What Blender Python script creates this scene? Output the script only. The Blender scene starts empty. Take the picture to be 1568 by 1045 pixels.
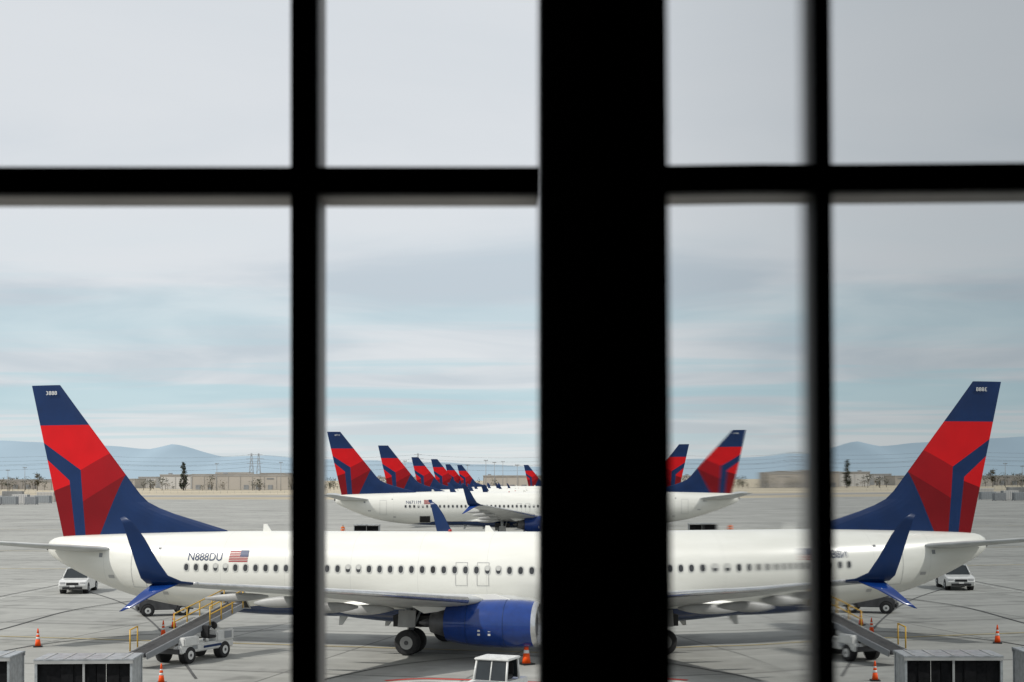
import bpy, bmesh, math, random
from mathutils import Vector, Matrix
random.seed(7)
rad=math.radians
H=7.75; F=2178.0
scene=bpy.context.scene
COL=scene.collection
def PX(x,Z): return (x-784.0)/F*Z
def ZG(y): return H*F/(y-735.0)

# ------------------------------------------------------------ materials
def mat(name,col,rough=0.5,metal=0.0,var=0.12,scale=3.0,spec=0.5,coat=0.0,dirt=None):
    m=bpy.data.materials.new(name); m.use_nodes=True
    nt=m.node_tree; b=nt.nodes['Principled BSDF']
    b.inputs['Roughness'].default_value=rough; b.inputs['Metallic'].default_value=metal
    b.inputs['Specular IOR Level'].default_value=spec
    b.inputs['Coat Weight'].default_value=coat; b.inputs['Coat Roughness'].default_value=0.08
    tc=nt.nodes.new('ShaderNodeTexCoord'); n=nt.nodes.new('ShaderNodeTexNoise')
    n.inputs['Scale'].default_value=scale; n.inputs['Detail'].default_value=6
    nt.links.new(tc.outputs['Object'],n.inputs['Vector'])
    mx=nt.nodes.new('ShaderNodeMix'); mx.data_type='RGBA'
    c=Vector(col[:3]); d=Vector(dirt) if dirt else c*(1-2*var)
    e=c*(1+var*0.6)
    mx.inputs[6].default_value=(*d,1); mx.inputs[7].default_value=(min(e[0],1),min(e[1],1),min(e[2],1),1)
    r=nt.nodes.new('ShaderNodeMapRange'); r.inputs[1].default_value=0.25; r.inputs[2].default_value=0.62
    nt.links.new(n.outputs[0],r.inputs[0]); nt.links.new(r.outputs[0],mx.inputs[0])
    nt.links.new(mx.outputs[2],b.inputs['Base Color'])
    return m
M={}
M['white']=mat('aircraft_white_paint',(0.76,0.755,0.71),0.28,var=0.03,scale=0.7,coat=0.2)
M['navy']=mat('navy_paint',(0.004,0.024,0.095),0.35,var=0.1,scale=0.8,spec=.3)
M['engineblue']=mat('engine_blue_paint',(0.005,0.035,0.19),0.14,var=0.1,coat=0.5,spec=.35)
M['red']=mat('bright_red_paint',(0.62,0.006,0.010),0.4,var=0.06,scale=0.6,spec=.2)
M['midred']=mat('mid_red_paint',(0.33,0.004,0.009),0.4,var=0.06,scale=0.6,spec=.2)
M['darkred']=mat('dark_red_paint',(0.19,0.003,0.007),0.4,var=0.06,scale=0.6,spec=.2)
M['grey']=mat('wing_grey_paint',(0.50,0.51,0.50),0.4,var=0.1,scale=1.2)
M['belly']=mat('underside_grey',(0.36,0.36,0.35),0.45,var=0.15,scale=1.2)
M['metal']=mat('bare_metal',(0.62,0.62,0.62),0.25,metal=0.9,var=0.1)
M['darkmetal']=mat('dark_metal',(0.10,0.10,0.105),0.45,metal=0.5,var=0.2)
M['black']=mat('black_void',(0.008,0.008,0.009),0.6,var=0.2)
M['rubber']=mat('tyre_rubber',(0.022,0.022,0.023),0.85,var=0.3,scale=8)
M['winglass']=mat('cabin_window',(0.040,0.042,0.045),0.15,var=0.2)
M['winframe']=mat('window_surround',(0.52,0.52,0.49),0.4,var=0.05)
M['line']=mat('panel_line_grey',(0.40,0.40,0.39),0.5,var=0.05)
M['cwhite']=mat('vehicle_white_paint',(0.64,0.64,0.62),0.25,var=0.08,coat=0.4)
M['glass']=mat('vehicle_glass',(0.02,0.025,0.028),0.06,var=0.1)
M['yellow']=mat('safety_yellow',(0.58,0.34,0.03),0.45,var=0.12)
M['orange']=mat('cone_orange',(0.85,0.09,0.010),0.5,var=0.12,scale=6,spec=.2)
M['reflective']=mat('reflective_white',(0.7,0.7,0.68),0.4,var=0.08)
M['alu']=mat('cart_aluminium',(0.36,0.38,0.39),0.4,metal=0.3,var=0.18,scale=5)
M['curtain']=mat('black_curtain',(0.008,0.008,0.009),0.8,var=0.3,scale=6,spec=.15)
M['beltrub']=mat('conveyor_belt',(0.035,0.035,0.035),0.75,var=0.25,scale=5)
M['lamp']=mat('headlamp_glass',(0.5,0.5,0.5),0.1,var=0.1)
M['redlamp']=mat('red_lamp',(0.4,0.01,0.01),0.2,var=0.1)
M['tan']=mat('tan_wall_panels',(0.44,0.405,0.36),0.8,var=0.06,scale=0.05)  # distance haze put into the wall colour: paler and greyer
M['palewall']=mat('pale_wall_panels',(0.58,0.565,0.54),0.8,var=0.05,scale=0.05)
M['brownwall']=mat('brown_wall_panels',(0.33,0.305,0.28),0.8,var=0.08,scale=0.05)
M['roof']=mat('flat_roof',(0.42,0.41,0.395),0.85,var=0.1,scale=0.1)
M['dock']=mat('loading_door',(0.24,0.25,0.26),0.6,var=0.2,scale=0.3)
M['trunk']=mat('tree_bark',(0.14,0.12,0.10),0.9,var=0.3)
M['leafd']=mat('foliage_dark',(0.068,0.078,0.056),0.9,var=0.3,scale=0.3,spec=.1)  # foliage tones lightened to carry distance haze in the colour
M['leafl']=mat('foliage_light',(0.11,0.11,0.07),0.9,var=0.3,scale=0.3,spec=.1)
M['leafb']=mat('foliage_autumn',(0.15,0.12,0.08),0.9,var=0.3,scale=0.3,spec=.1)
M['steel']=mat('galvanised_steel',(0.28,0.29,0.30),0.6,metal=0.2,var=0.1)
M['frame']=mat('black_window_frame',(0.006,0.005,0.005),0.6,var=0.2,spec=0.2)
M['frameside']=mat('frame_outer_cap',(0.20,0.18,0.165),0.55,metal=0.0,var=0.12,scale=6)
M['framelit']=mat('lit_transom_cap',(0.42,0.39,0.37),0.55,metal=0.0,var=0.12,scale=6)  # paler copy of the outer cap; bounce light on undersides put into colour
M['room']=mat('dark_interior_wall',(0.02,0.019,0.018),0.9,var=0.2)

def fus_mat():
    m=bpy.data.materials.new('fuselage_livery'); m.use_nodes=True
    nt=m.node_tree; L=nt.links; b=nt.nodes['Principled BSDF']
    b.inputs['Roughness'].default_value=0.27; b.inputs['Coat Weight'].default_value=0.2; b.inputs['Coat Roughness'].default_value=0.1
    tc=nt.nodes.new('ShaderNodeTexCoord'); sp=nt.nodes.new('ShaderNodeSeparateXYZ'); L.new(tc.outputs['Object'],sp.inputs[0])
    def mth(op,a,b2=None):
        n=nt.nodes.new('ShaderNodeMath'); n.operation=op
        for i,v in enumerate((a,b2)):
            if v is None: continue
            if isinstance(v,(int,float)): n.inputs[i].default_value=v
            else: L.new(v,n.inputs[i])
        return n.outputs[0]
    off=mth('MINIMUM',mth('MULTIPLY',mth('ADD',sp.outputs[0],8.0),0.12),0.0)
    thr=mth('ADD',off,1.90)
    fac=mth('LESS_THAN',sp.outputs[2],thr)
    n=nt.nodes.new('ShaderNodeTexNoise'); n.inputs['Scale'].default_value=0.8; n.inputs['Detail'].default_value=8
    mp=nt.nodes.new('ShaderNodeMapping'); mp.inputs['Scale'].default_value=(0.6,1,3); L.new(tc.outputs['Object'],mp.inputs[0]); L.new(mp.outputs[0],n.inputs['Vector'])
    fr=mth('FRACT',mth('MULTIPLY',sp.outputs[0],0.31)); ln=mth('LESS_THAN',fr,0.008)
    w=nt.nodes.new('ShaderNodeMix'); w.data_type='RGBA'
    w.inputs[6].default_value=(0.65,0.645,0.585,1); w.inputs[7].default_value=(0.79,0.785,0.735,1); L.new(n.outputs[0],w.inputs[0])
    w2=nt.nodes.new('ShaderNodeMix'); w2.data_type='RGBA'; w2.inputs[7].default_value=(0.50,0.50,0.47,1)
    L.new(mth('MULTIPLY',ln,0.4),w2.inputs[0]); L.new(w.outputs[2],w2.inputs[6])
    mx=nt.nodes.new('ShaderNodeMix'); mx.data_type='RGBA'; mx.inputs[7].default_value=(0.004,0.024,0.095,1)
    L.new(fac,mx.inputs[0]); L.new(w2.outputs[2],mx.inputs[6]); L.new(mx.outputs[2],b.inputs['Base Color'])
    return m
M['fus']=fus_mat()

# ------------------------------------------------------------ mesh builder
class MB:
    def __init__(s): s.bm=bmesh.new(); s.mats=[]
    def mi(s,m):
        m=M[m] if isinstance(m,str) else m
        if m not in s.mats: s.mats.append(m)
        return s.mats.index(m)
    def face(s,pts,m,smooth=False):
        vs=[s.bm.verts.new(p) for p in pts]
        f=s.bm.faces.new(vs); f.material_index=s.mi(m); f.smooth=smooth; return f
    def _merge(s,tb,m,smooth,mtx):
        k=s.mi(m); mp={}
        for v in tb.verts: mp[v]=s.bm.verts.new(mtx@v.co if mtx else v.co)
        for f in tb.faces:
            try:
                nf=s.bm.faces.new([mp[v] for v in f.verts]); nf.material_index=k; nf.smooth=smooth
            except ValueError: pass
        tb.free()
    def box(s,c,d,m,rot=None,bev=0.0):
        tb=bmesh.new(); bmesh.ops.create_cube(tb,size=1)
        for v in tb.verts: v.co=Vector((v.co.x*d[0],v.co.y*d[1],v.co.z*d[2]))
        if bev>0: bmesh.ops.bevel(tb,geom=tb.edges[:],offset=bev,segments=2,affect='EDGES')
        mt=Matrix.Translation(c)
        if rot: mt=mt@rot
        s._merge(tb,m,False,mt)
    def loft(s,rings,m,smooth=True,caps=True):
        k=s.mi(m); R=[[s.bm.verts.new(p) for p in r] for r in rings]; n=len(R[0])
        for a,b in zip(R[:-1],R[1:]):
            for i in range(n):
                f=s.bm.faces.new((a[i],a[(i+1)%n],b[(i+1)%n],b[i])); f.material_index=k; f.smooth=smooth
        if caps:
            for r in (R[0],R[-1]):
                try: f=s.bm.faces.new(r); f.material_index=k
                except ValueError: pass
    def cyl(s,p0,p1,r0,r1,m,n=16,smooth=True,caps=True):
        p0=Vector(p0);p1=Vector(p1); d=(p1-p0).normalized()
        a=d.orthogonal().normalized(); b=d.cross(a)
        rr=[]
        for p,r in((p0,r0),(p1,r1)):
            rr.append([p+(a*math.cos(t)+b*math.sin(t))*max(r,1e-4) for t in [2*math.pi*i/n for i in range(n)]])
        s.loft(rr,m,smooth,caps)
    def wheel(s,c,r,w,hub='alu'):
        c=Vector(c); ax=Vector((0,1,0))
        prof=[(-.5,.80),(-.5,.92),(-.38,1),(.38,1),(.5,.92),(.5,.80)]
        rings=[[c+Vector((math.cos(t)*r*q,w*o,math.sin(t)*r*q)) for t in [2*math.pi*i/24 for i in range(24)]] for o,q in prof]
        s.loft(rings,'rubber',True,True)
        s.cyl(c-ax*w*.51,c+ax*w*.51,r*.52,r*.52,hub,20)
        s.cyl(c-ax*w*.55,c+ax*w*.55,r*.18,r*.18,'darkmetal',12)
    def foil(s,secs,m,n=9):
        rings=[]
        for LE,TE,th,up in secs:
            LE=Vector(LE);TE=Vector(TE);up=Vector(up).normalized(); ch=(TE-LE).length
            ring=[]
            cs=[(1-math.cos(math.pi*i/n))/2 for i in range(n+1)]
            def ht(c): return 5*th*(.2969*math.sqrt(c)-.126*c-.3516*c*c+.2843*c**3-.1030*c**4)*ch+0.004
            for c in reversed(cs): ring.append(LE+(TE-LE)*c+up*ht(c))
            for c in cs[1:]: ring.append(LE+(TE-LE)*c-up*ht(c)*0.8)
            rings.append(ring)
        s.loft(rings,m,True,True)
    def mesh(s,name):
        bmesh.ops.recalc_face_normals(s.bm,faces=s.bm.faces[:])
        me=bpy.data.meshes.new(name); s.bm.to_mesh(me); s.bm.free()
        for m in s.mats: me.materials.append(m)
        return me
    def obj(s,name,loc=(0,0,0),rz=0.0,parent=None,scale=1.0):
        o=bpy.data.objects.new(name,s.mesh(name)); COL.objects.link(o)
        o.location=loc; o.rotation_euler=(0,0,rz); o.scale=(scale,)*3
        if parent: o.parent=parent
        return o

# ------------------------------------------------------------ airliner
keys=[# x(local), halfwidth, top, bottom
(21.2,0.05,2.86,2.70),(20.9,0.50,3.25,2.30),(20.3,0.88,3.62,1.98),(19.3,1.25,4.25,1.68),(18.3,1.52,4.86,1.50),(17.0,1.75,5.20,1.40),
(15.0,1.88,5.34,1.35),(11,1.88,5.36,1.35),(5,1.88,5.36,1.35),(-2,1.88,5.36,1.35),(-7.5,1.88,5.36,1.37),(-10,1.86,5.34,1.47),
(-12.2,1.76,5.31,1.66),(-14.4,1.52,5.25,2.02),(-16.0,1.26,5.20,2.46),(-17.5,0.94,5.14,3.02),(-18.7,0.62,5.08,3.55),(-19.4,0.40,5.00,3.90),(-19.75,0.24,4.84,4.15)]
XT=-19.75
keys=keys[::-1]
def cr(x,j):
    n=len(keys)
    if x<=keys[0][0]: return keys[0][j]
    if x>=keys[-1][0]: return keys[-1][j]
    for i in range(n-1):
        if keys[i][0]<=x<=keys[i+1][0]: break
    x1,x2=keys[i][0],keys[i+1][0]; y1,y2=keys[i][j],keys[i+1][j]
    def sl(a):
        if a<=0 or a>=n-1: 
            b=min(max(a,0),n-2); return (keys[b+1][j]-keys[b][j])/(keys[b+1][0]-keys[b][0])
        return (keys[a+1][j]-keys[a-1][j])/(keys[a+1][0]-keys[a-1][0])
    h=x2-x1; t=(x-x1)/h; m1=sl(i)*h; m2=sl(i+1)*h
    return (2*t**3-3*t*t+1)*y1+(t**3-2*t*t+t)*m1+(-2*t**3+3*t*t)*y2+(t**3-t*t)*m2
def side_y(x,z):
    w=cr(x,1); t=cr(x,2); b=cr(x,3); q=(z-(t+b)/2)/((t-b)/2)
    return w*math.sqrt(max(0.0,1-q*q))
ALPHA=14.2; CA=math.cos(rad(ALPHA)); SA=math.sin(rad(ALPHA)); GX=-3.8; GY=66.0; BETA=0.006
def px2t(x):
    a=(x-784)/F; return (GX-GY*a)/(CA+SA*a)
def px2loc(x,y):
    t=px2t(x); return (-t, H-(y-735)*(GY+SA*t)/F+BETA*t)
def loc2px(x,z):
    t=-x; Z=GY+SA*t; return (784+F*(GX-CA*t)/Z, 735+(H-(z-BETA*t))*F/Z)

def surf_poly(mb,pts,m,off=0.012,sides=(-1,1)):
    for sd in sides:
        mb.face([Vector((x,sd*(side_y(x,z)+off),z)) for x,z in pts],m)
def surf_patch(mb,x0,x1,z0,z1,m,off=0.012,n=6,sides=(-1,1)):
    for sd in sides:
        for i in range(n):
            a=z0+(z1-z0)*i/n; b=z0+(z1-z0)*(i+1)/n
            mb.face([Vector((x,sd*(side_y(x,z)+off),z)) for x,z in((x0,a),(x1,a),(x1,b),(x0,b))],m,True)
def rrect(cx,cz,w,h,r):
    out=[]
    for qx,qz,a0 in((1,1,0),(-1,1,90),(-1,-1,180),(1,-1,270)):
        for a in(0,45,90):
            t=rad(a0+a); out.append((cx+qx*(w/2-r)+r*math.cos(t),cz+qz*(h/2-r)+r*math.sin(t)))
    return out
def ring_patch(mb,cx,cz,w,h,t,m,sides=(-1,1)):
    surf_patch(mb,cx-w/2,cx-w/2+t,cz-h/2,cz+h/2,m,sides=sides); surf_patch(mb,cx+w/2-t,cx+w/2,cz-h/2,cz+h/2,m,sides=sides)
    surf_patch(mb,cx-w/2+t,cx+w/2-t,cz-h/2,cz-h/2+t,m,n=1,sides=sides); surf_patch(mb,cx-w/2+t,cx+w/2-t,cz+h/2-t,cz+h/2,m,n=1,sides=sides)

def text_mesh(txt):
    cu=bpy.data.curves.new('txt','FONT'); cu.body=txt; cu.size=1.0
    o=bpy.data.objects.new('txt',cu); COL.objects.link(o); bpy.context.view_layer.update()
    me=bpy.data.meshes.new_from_object(o); bpy.data.objects.remove(o)
    return me

def build_fuselage():
    mb=MB(); rings=[]; N=48
    xs=[]; x=XT
    while x<21.2: xs.append(x); x+=0.25 if (x>16.5 or x<-17) else 0.6
    xs.append(21.2)
    for x in xs:
        w=cr(x,1);t=cr(x,2);b=cr(x,3);zc=(t+b)/2;h=(t-b)/2
        rings.append([Vector((x,w*math.cos(2*math.pi*i/N),zc+h*math.sin(2*math.pi*i/N))) for i in range(N)])
    mb.loft(rings,'fus')
    rings=[]
    for k in range(17):
        u=k/16; x=-6.2+15.2*u; e=math.sin(math.pi*u)**0.45 if 0<u<1 else 0.05
        rings.append([Vector((x,(2.12*e)*math.cos(2*math.pi*i/32),1.95+ (0.88*e)*math.sin(2*math.pi*i/32))) for i in range(32)])
    mb.loft(rings,'fus')
    mb.cyl((XT-.01,0,4.5),(XT-.16,0,4.5),0.17,0.15,'darkmetal',12)
    return mb.mesh('fuselage')
def build_details():
    mb=MB()
    x=-11.45; i=0
    while x<15.6:
        if not(abs(x-14.9)<0.3):
            surf_poly(mb,rrect(x,3.70,0.30,0.42,0.12),'winframe',0.010)
            surf_poly(mb,rrect(x,3.70,0.205,0.32,0.10),'winglass' if (i*7)%11 not in (3,) else 'black',0.016)
            if (i*5)%13 in (2,7): surf_poly(mb,rrect(x,3.77,0.19,0.17,0.05),'winframe',0.020)
        x+=0.508; i+=1
    for cx in (2.07,3.07): ring_patch(mb,cx,3.52,0.56,1.05,0.022,'line')
    ring_patch(mb,-14.1,3.55,0.80,1.75,0.022,'line'); ring_patch(mb,16.4,3.5,0.86,1.85,0.025,'line')
    surf_patch(mb,-9.75,-8.55,1.78,2.52,'black',0.014,sides=(-1,))  # open cargo door: shade of the hold painted as a black skin patch
    ring_patch(mb,-9.15,2.15,1.32,0.86,0.05,'line',sides=(-1,))
    ring_patch(mb,9.6,2.2,1.3,0.9,0.03,'line',sides=(-1,))
    for a in ([(18.35,4.20),(18.95,4.20),(18.75,4.70),(18.35,4.78)],[(19.0,4.18),(19.45,4.12),(18.98,4.60),(18.80,4.70)]):
        surf_poly(mb,a,'winglass',0.012)
    fx0,fz0,fw,fh=-9.28,3.97,0.95,0.53
    for k in range(7):
        surf_patch(mb,fx0,fx0+fw,fz0+fh*k/7,fz0+fh*(k+.56)/7,'midred',0.014,n=1,sides=(-1,))
    surf_patch(mb,fx0+fw*.58,fx0+fw,fz0+fh*.45,fz0+fh,'navy',0.020,n=3,sides=(-1,))
    for ax,hh in ((-8.1,0.36),(2.9,0.30),(9.0,0.36)):
        z=cr(ax,2)-0.03
        mb.loft([[Vector((ax-.22,-.03,z)),Vector((ax+.22,-.03,z)),Vector((ax+.22,.03,z)),Vector((ax-.22,.03,z))],
                 [Vector((ax-.20,-.012,z+hh)),Vector((ax-.02,-.012,z+hh)),Vector((ax-.02,.012,z+hh)),Vector((ax-.20,.012,z+hh))]],'white',False)
    for ax in (-4.2,-1.9,7.5):
        z=1.25
        mb.loft([[Vector((ax-.24,-.03,z+.2)),Vector((ax+.24,-.03,z+.2)),Vector((ax+.24,.03,z+.2)),Vector((ax-.24,.03,z+.2))],
                 [Vector((ax-.30,-.015,z-.32)),Vector((ax-.12,-.015,z-.32)),Vector((ax-.12,.015,z-.32)),Vector((ax-.30,.015,z-.32))]],'grey',False)
    mb.cyl((1.0,0,5.34),(1.0,0,5.46),0.10,0.06,'redlamp',12)
    surf_patch(mb,-15.9,-15.55,3.1,3.25,'line',n=1); surf_patch(mb,-12.9,-12.6,2.35,2.5,'line',n=1)
    surf_patch(mb,-16.4,-16.2,4.1,4.3,'dock',n=1); surf_patch(mb,-13.1,-12.95,4.5,4.6,'dock',n=1)
    return mb.mesh('fuselage_details')
def build_fin():
    LEp=[(94,590),(120,626),(150,667),(180,708),(207,745),(216,757),(228,769),(245,778),(268,787),(300,797),(348,812)]
    LE=[px2loc(*p) for p in LEp]; LE.append((LE[-1][0]+0.3,5.20)); 
    TE0=px2loc(51,591); TE1=px2loc(98,822)
    LE[0]=(LE[0][0],TE0[1])
    bm=bmesh.new(); rows=[]; NC=14
    pts=[]
    for a,b in zip(LE[:-1],LE[1:]):
        n=max(1,int(abs(a[1]-b[1])/0.3))
        for i in range(n): pts.append((a[0]+(b[0]-a[0])*i/n,a[1]+(b[1]-a[1])*i/n))
    pts.append(LE[-1]); pts.append((LE[-1][0],4.75))
    for (xl,z) in pts:
        u=(TE0[1]-z)/(TE0[1]-TE1[1]); xt=TE0[0]+(TE1[0]-TE0[0])*u
        half=0.07+0.13*min(1,max(0,u)); ring=[]
        cs=[(1-math.cos(math.pi*i/NC))/2 for i in range(NC+1)]
        ch=xl-xt
        def ht(c): return half*10*(.2969*math.sqrt(c)-.126*c-.3516*c*c+.2843*c**3-.1030*c**4)+0.006
        for c in reversed(cs): ring.append(bm.verts.new((xl-ch*c, ht(c),z)))
        for c in cs: ring.append(bm.verts.new((xl-ch*c,-ht(c),z)))
        rows.append(ring)
    n=len(rows[0])
    for a,b in zip(rows[:-1],rows[1:]):
        for i in range(n): bm.faces.new((a[i],a[(i+1)%n],b[(i+1)%n],b[i]))
    bm.faces.new(rows[0])
    lines=[((65,652),(131,651)),((71,680),(127,720)),((127,720),(168,696)),((194,728),(155,820)),((127,720),(133,820)),
           ((76,706),(109,736)),((109,736),(117,820)),((84,752),(110,742)),((130,768),(194,728))]
    for a,b in lines:
        A=px2loc(*a);B=px2loc(*b); d=(B[0]-A[0],B[1]-A[1])
        bmesh.ops.bisect_plane(bm,geom=bm.verts[:]+bm.edges[:]+bm.faces[:],dist=1e-4,plane_co=(A[0],0,A[1]),plane_no=Vector((-d[1],0,d[0])).normalized())
    mats=['navy','red','midred','darkred']
    for f in bm.faces:
        c=f.calc_center_median(); p=loc2px(c.x,c.z); k=0
        def ab(i):
            (x1,y1),(x2,y2)=lines[i]; return p[1]<y1+(p[0]-x1)*(y2-y1)/(x2-x1)
        def xr(i):
            (x1,y1),(x2,y2)=lines[i]; return p[0]>x1+(p[1]-y1)*(x2-x1)/(y2-y1)
        if ab(0) or xr(3) : k=0
        elif ab(1) and ab(2): k=1
        elif xr(4): k=2 if ab(8) else 3
        elif (not ab(5)) and (not xr(6)): k=1 if ab(7) else 3
        else: k=0
        f.material_index=k; f.smooth=False
    bmesh.ops.recalc_face_normals(bm,faces=bm.faces[:])
    me=bpy.data.meshes.new('tail_fin'); bm.to_mesh(me); bm.free()
    for m in mats: me.materials.append(M[m])
    return me
def build_wing(sg):
    mb=MB()
    S=[((6.6,1.0),(-2.4,1.0),2.05,.12),((5.6,1.9),(-2.35,1.9),2.17,.12),((3.5,5.9),(-1.75,5.9),2.70,.105),((0.2,11.5),(-3.1,11.5),3.42,.10),((-3.2,17.16),(-4.8,17.16),4.10,.10)]
    mb.foil([((a[0],sg*a[1],z),(b[0],sg*b[1],z-0.06),th,(0,0,1)) for a,b,z,th in S],'grey',12)
    rr=[]
    for a,b,z,th in S[2:]:
        LE=Vector((a[0],sg*a[1],z)); r=(a[0]-b[0])*th*0.26
        rr.append([LE+Vector((0.02+r*0.55*math.cos(t)-r*.1,0,r*math.sin(t))) for t in [2*math.pi*i/10 for i in range(10)]])
    mb.loft(rr,'metal')
    for y,z in ((4.0,2.12),(7.6,2.52),(10.4,2.98),(13.2,3.38)):
        xt=-1.9 if y<6 else -1.75-(y-5.9)*0.27
        rr=[]
        for k in range(9):
            u=k/8; r=0.20*math.sin(math.pi*(0.04+0.92*u))**0.7*(1 if y<12 else .7); x=xt+1.5-2.6*u
            rr.append([Vector((x,sg*y+r*.7*math.cos(t),z-0.02-0.12*u+r*1.2*math.sin(t))) for t in [2*math.pi*i/10 for i in range(10)]])
        mb.loft(rr,'belly')
    mb.cyl((-3.15,sg*17.1,4.11),(-3.30,sg*17.2,4.11),0.05,0.07,'lamp',8)
    return mb.mesh('wing')
def build_winglet(sg):
    mb=MB()
    S=[((-3.2,17.14,4.10),(-4.8,17.14,4.05),.09,(0,0,1)),((-3.55,17.5,4.18),(-4.95,17.5,4.12),.09,(0,-.4,1)),((-4.0,17.72,4.42),(-5.05,17.72,4.32),.09,(0,-1,.7)),
       ((-4.35,17.82,4.95),(-5.2,17.82,4.85),.08,(0,-1,.15)),((-4.80,17.92,5.75),(-5.42,17.92,5.65),.07,(0,-1,.1)),((-5.2,17.99,6.30),(-5.58,17.99,6.22),.06,(0,-1,0)),((-5.50,18.02,6.50),(-5.68,18.02,6.44),.06,(0,-1,0))]
    mb.foil([((a[0],sg*a[1],a[2]),(b[0],sg*b[1],b[2]),t,(u[0],sg*u[1],u[2])) for a,b,t,u in S],'navy',8)
    S=[((-3.6,17.45,4.15),(-4.75,17.45,4.10),.08,(0,.3,1)),((-4.35,17.75,3.82),(-5.05,17.75,3.80),.07,(0,.8,.6)),((-5.15,18.05,3.35),(-5.5,18.05,3.33),.06,(0,.9,.4)),((-5.55,18.16,3.18),(-5.66,18.16,3.17),.06,(0,.9,.4))]
    mb.foil([((a[0],sg*a[1],a[2]),(b[0],sg*b[1],b[2]),t,(u[0],sg*u[1],u[2])) for a,b,t,u in S],'engineblue',8)
    return mb.mesh('winglet')
def build_stab(sg):
    mb=MB()
    S=[((-15.4,.5),(-19.3,.5),4.42,.085),((-15.9,1.2),(-19.4,1.2),4.50,.085),((-19.9,7.16),(-21.2,7.16),5.16,.08)]
    mb.foil([((a[0],sg*a[1],z),(b[0],sg*b[1],z),th,(0,0,1)) for a,b,z,th in S],'grey',10)
    return mb.mesh('stabilizer')
def build_engine(sg):
    mb=MB(); y=sg*4.83; zc=1.62
    def ring(x,r,n=36,sq=0.94):
        return [Vector((x,y+r*math.cos(t),zc+(r*math.sin(t) if math.sin(t)>0 else r*sq*math.sin(t)))) for t in [2*math.pi*i/n for i in range(n)]]
    mb.loft([ring(6.18,1.0),ring(5.7,1.045),ring(4.8,1.06),ring(3.8,1.03),ring(3.0,.94),ring(2.35,.80)],'engineblue',True,False)
    mb.loft([ring(6.18,1.0),ring(6.33,.96),ring(6.40,.90),ring(6.33,.84),ring(6.1,.80)],'metal',True,False)
    mb.loft([ring(6.1,.80),ring(5.4,.78)],'darkmetal',True,True)
    mb.cyl((5.42,y,zc),(5.95,y,zc),0.26,0.02,'darkmetal',16)
    for k in range(24):
        t=2*math.pi*k/24; c,s_=math.cos(t),math.sin(t); c2,s2=math.cos(t+.17),math.sin(t+.17)
        mb.face([(5.55,y+.24*c,zc+.24*s_),(5.55,y+.76*c,zc+.74*s_),(5.43,y+.76*c2,zc+.74*s2),(5.43,y+.24*c2,zc+.24*s2)],'darkmetal')
    mb.loft([ring(2.35,.80),ring(2.40,.66)],'darkmetal',True,False)
    mb.loft([ring(2.6,.66,sq=1),ring(2.1,.56,sq=1),ring(1.6,.42,sq=1)],'darkmetal',True,True)
    mb.cyl((1.65,y,zc),(1.05,y,zc),.26,.05,'darkmetal',16)
    mb.loft([[Vector((5.4,y-.12,zc+.95)),Vector((5.4,y+.12,zc+.95)),Vector((1.3,y+.14,zc+.40)),Vector((1.3,y-.14,zc+.40))],
             [Vector((4.4,y-.10,zc+1.26)),Vector((4.4,y+.10,zc+1.26)),Vector((0.2,y+.12,zc+1.0)),Vector((0.2,y-.12,zc+1.0))]],'white',False)
    r=1.075
    for x0,x1 in ((3.9,4.1),(4.35,4.5)):
        for dz in (0,-0.16):
            t=rad(-20); yy=y-r*math.cos(t) if sg<0 else y+r*math.cos(t)
            mb.box((x0+.07,yy,zc+r*.95*math.sin(t)+.15+dz),(0.11,0.02,0.08),'winframe')
    for xx in (3.35,4.98):
        rr=[]
        for x in (xx,xx+.02):
            rr.append([v for v in ring(x,1.0 if xx<3.6 else 1.066)])
        mb.loft(rr,'navy',True,False)
    return mb.mesh('engine')
def build_gear(lift):
    mb=MB()
    for sg in (-1,1):
        y=sg*2.86; zb=-lift
        mb.cyl((-.1,y,2.2),(0,y,zb+.56),.13,.10,'metal',14)
        mb.cyl((-.1,y,2.3),(-.02,y,zb+1.25),.17,.17,'alu',14)
        mb.cyl((0,y-.55,zb+.565),(0,y+.55,zb+.565),.08,.08,'darkmetal',10)
        mb.cyl((0.55,y,2.1),(0.02,y,zb+.95),.06,.06,'alu',8)
        mb.cyl((0.0,y+sg*-1.2,2.1),(0,y,zb+1.3),.07,.07,'alu',8)
        mb.cyl((-.30,y,zb+.8),(-.02,y,zb+1.1),.04,.04,'alu',8)
        mb.cyl((-.30,y,zb+.8),(0,y,zb+.62),.04,.04,'alu',8)
        mb.box((-.05,y+sg*.35,zb+1.60),(.8,.05,.75),'belly',Matrix.Rotation(rad(12*sg),4,'X'))
        for o in (-.43,.43): mb.wheel((0,y+o,zb+.565),.565,.40,'belly')
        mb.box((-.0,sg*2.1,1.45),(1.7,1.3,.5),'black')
    x=17.17
    mb.cyl((x-.2,0,1.9),(x,0,-lift+.36),.08,.07,'alu',12)
    for o in (-.22,.22): mb.wheel((x,o,-lift+.345),.345,.20,'alu')
    return mb.mesh('landing_gear')
CACHE={}; GEAR={}
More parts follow.
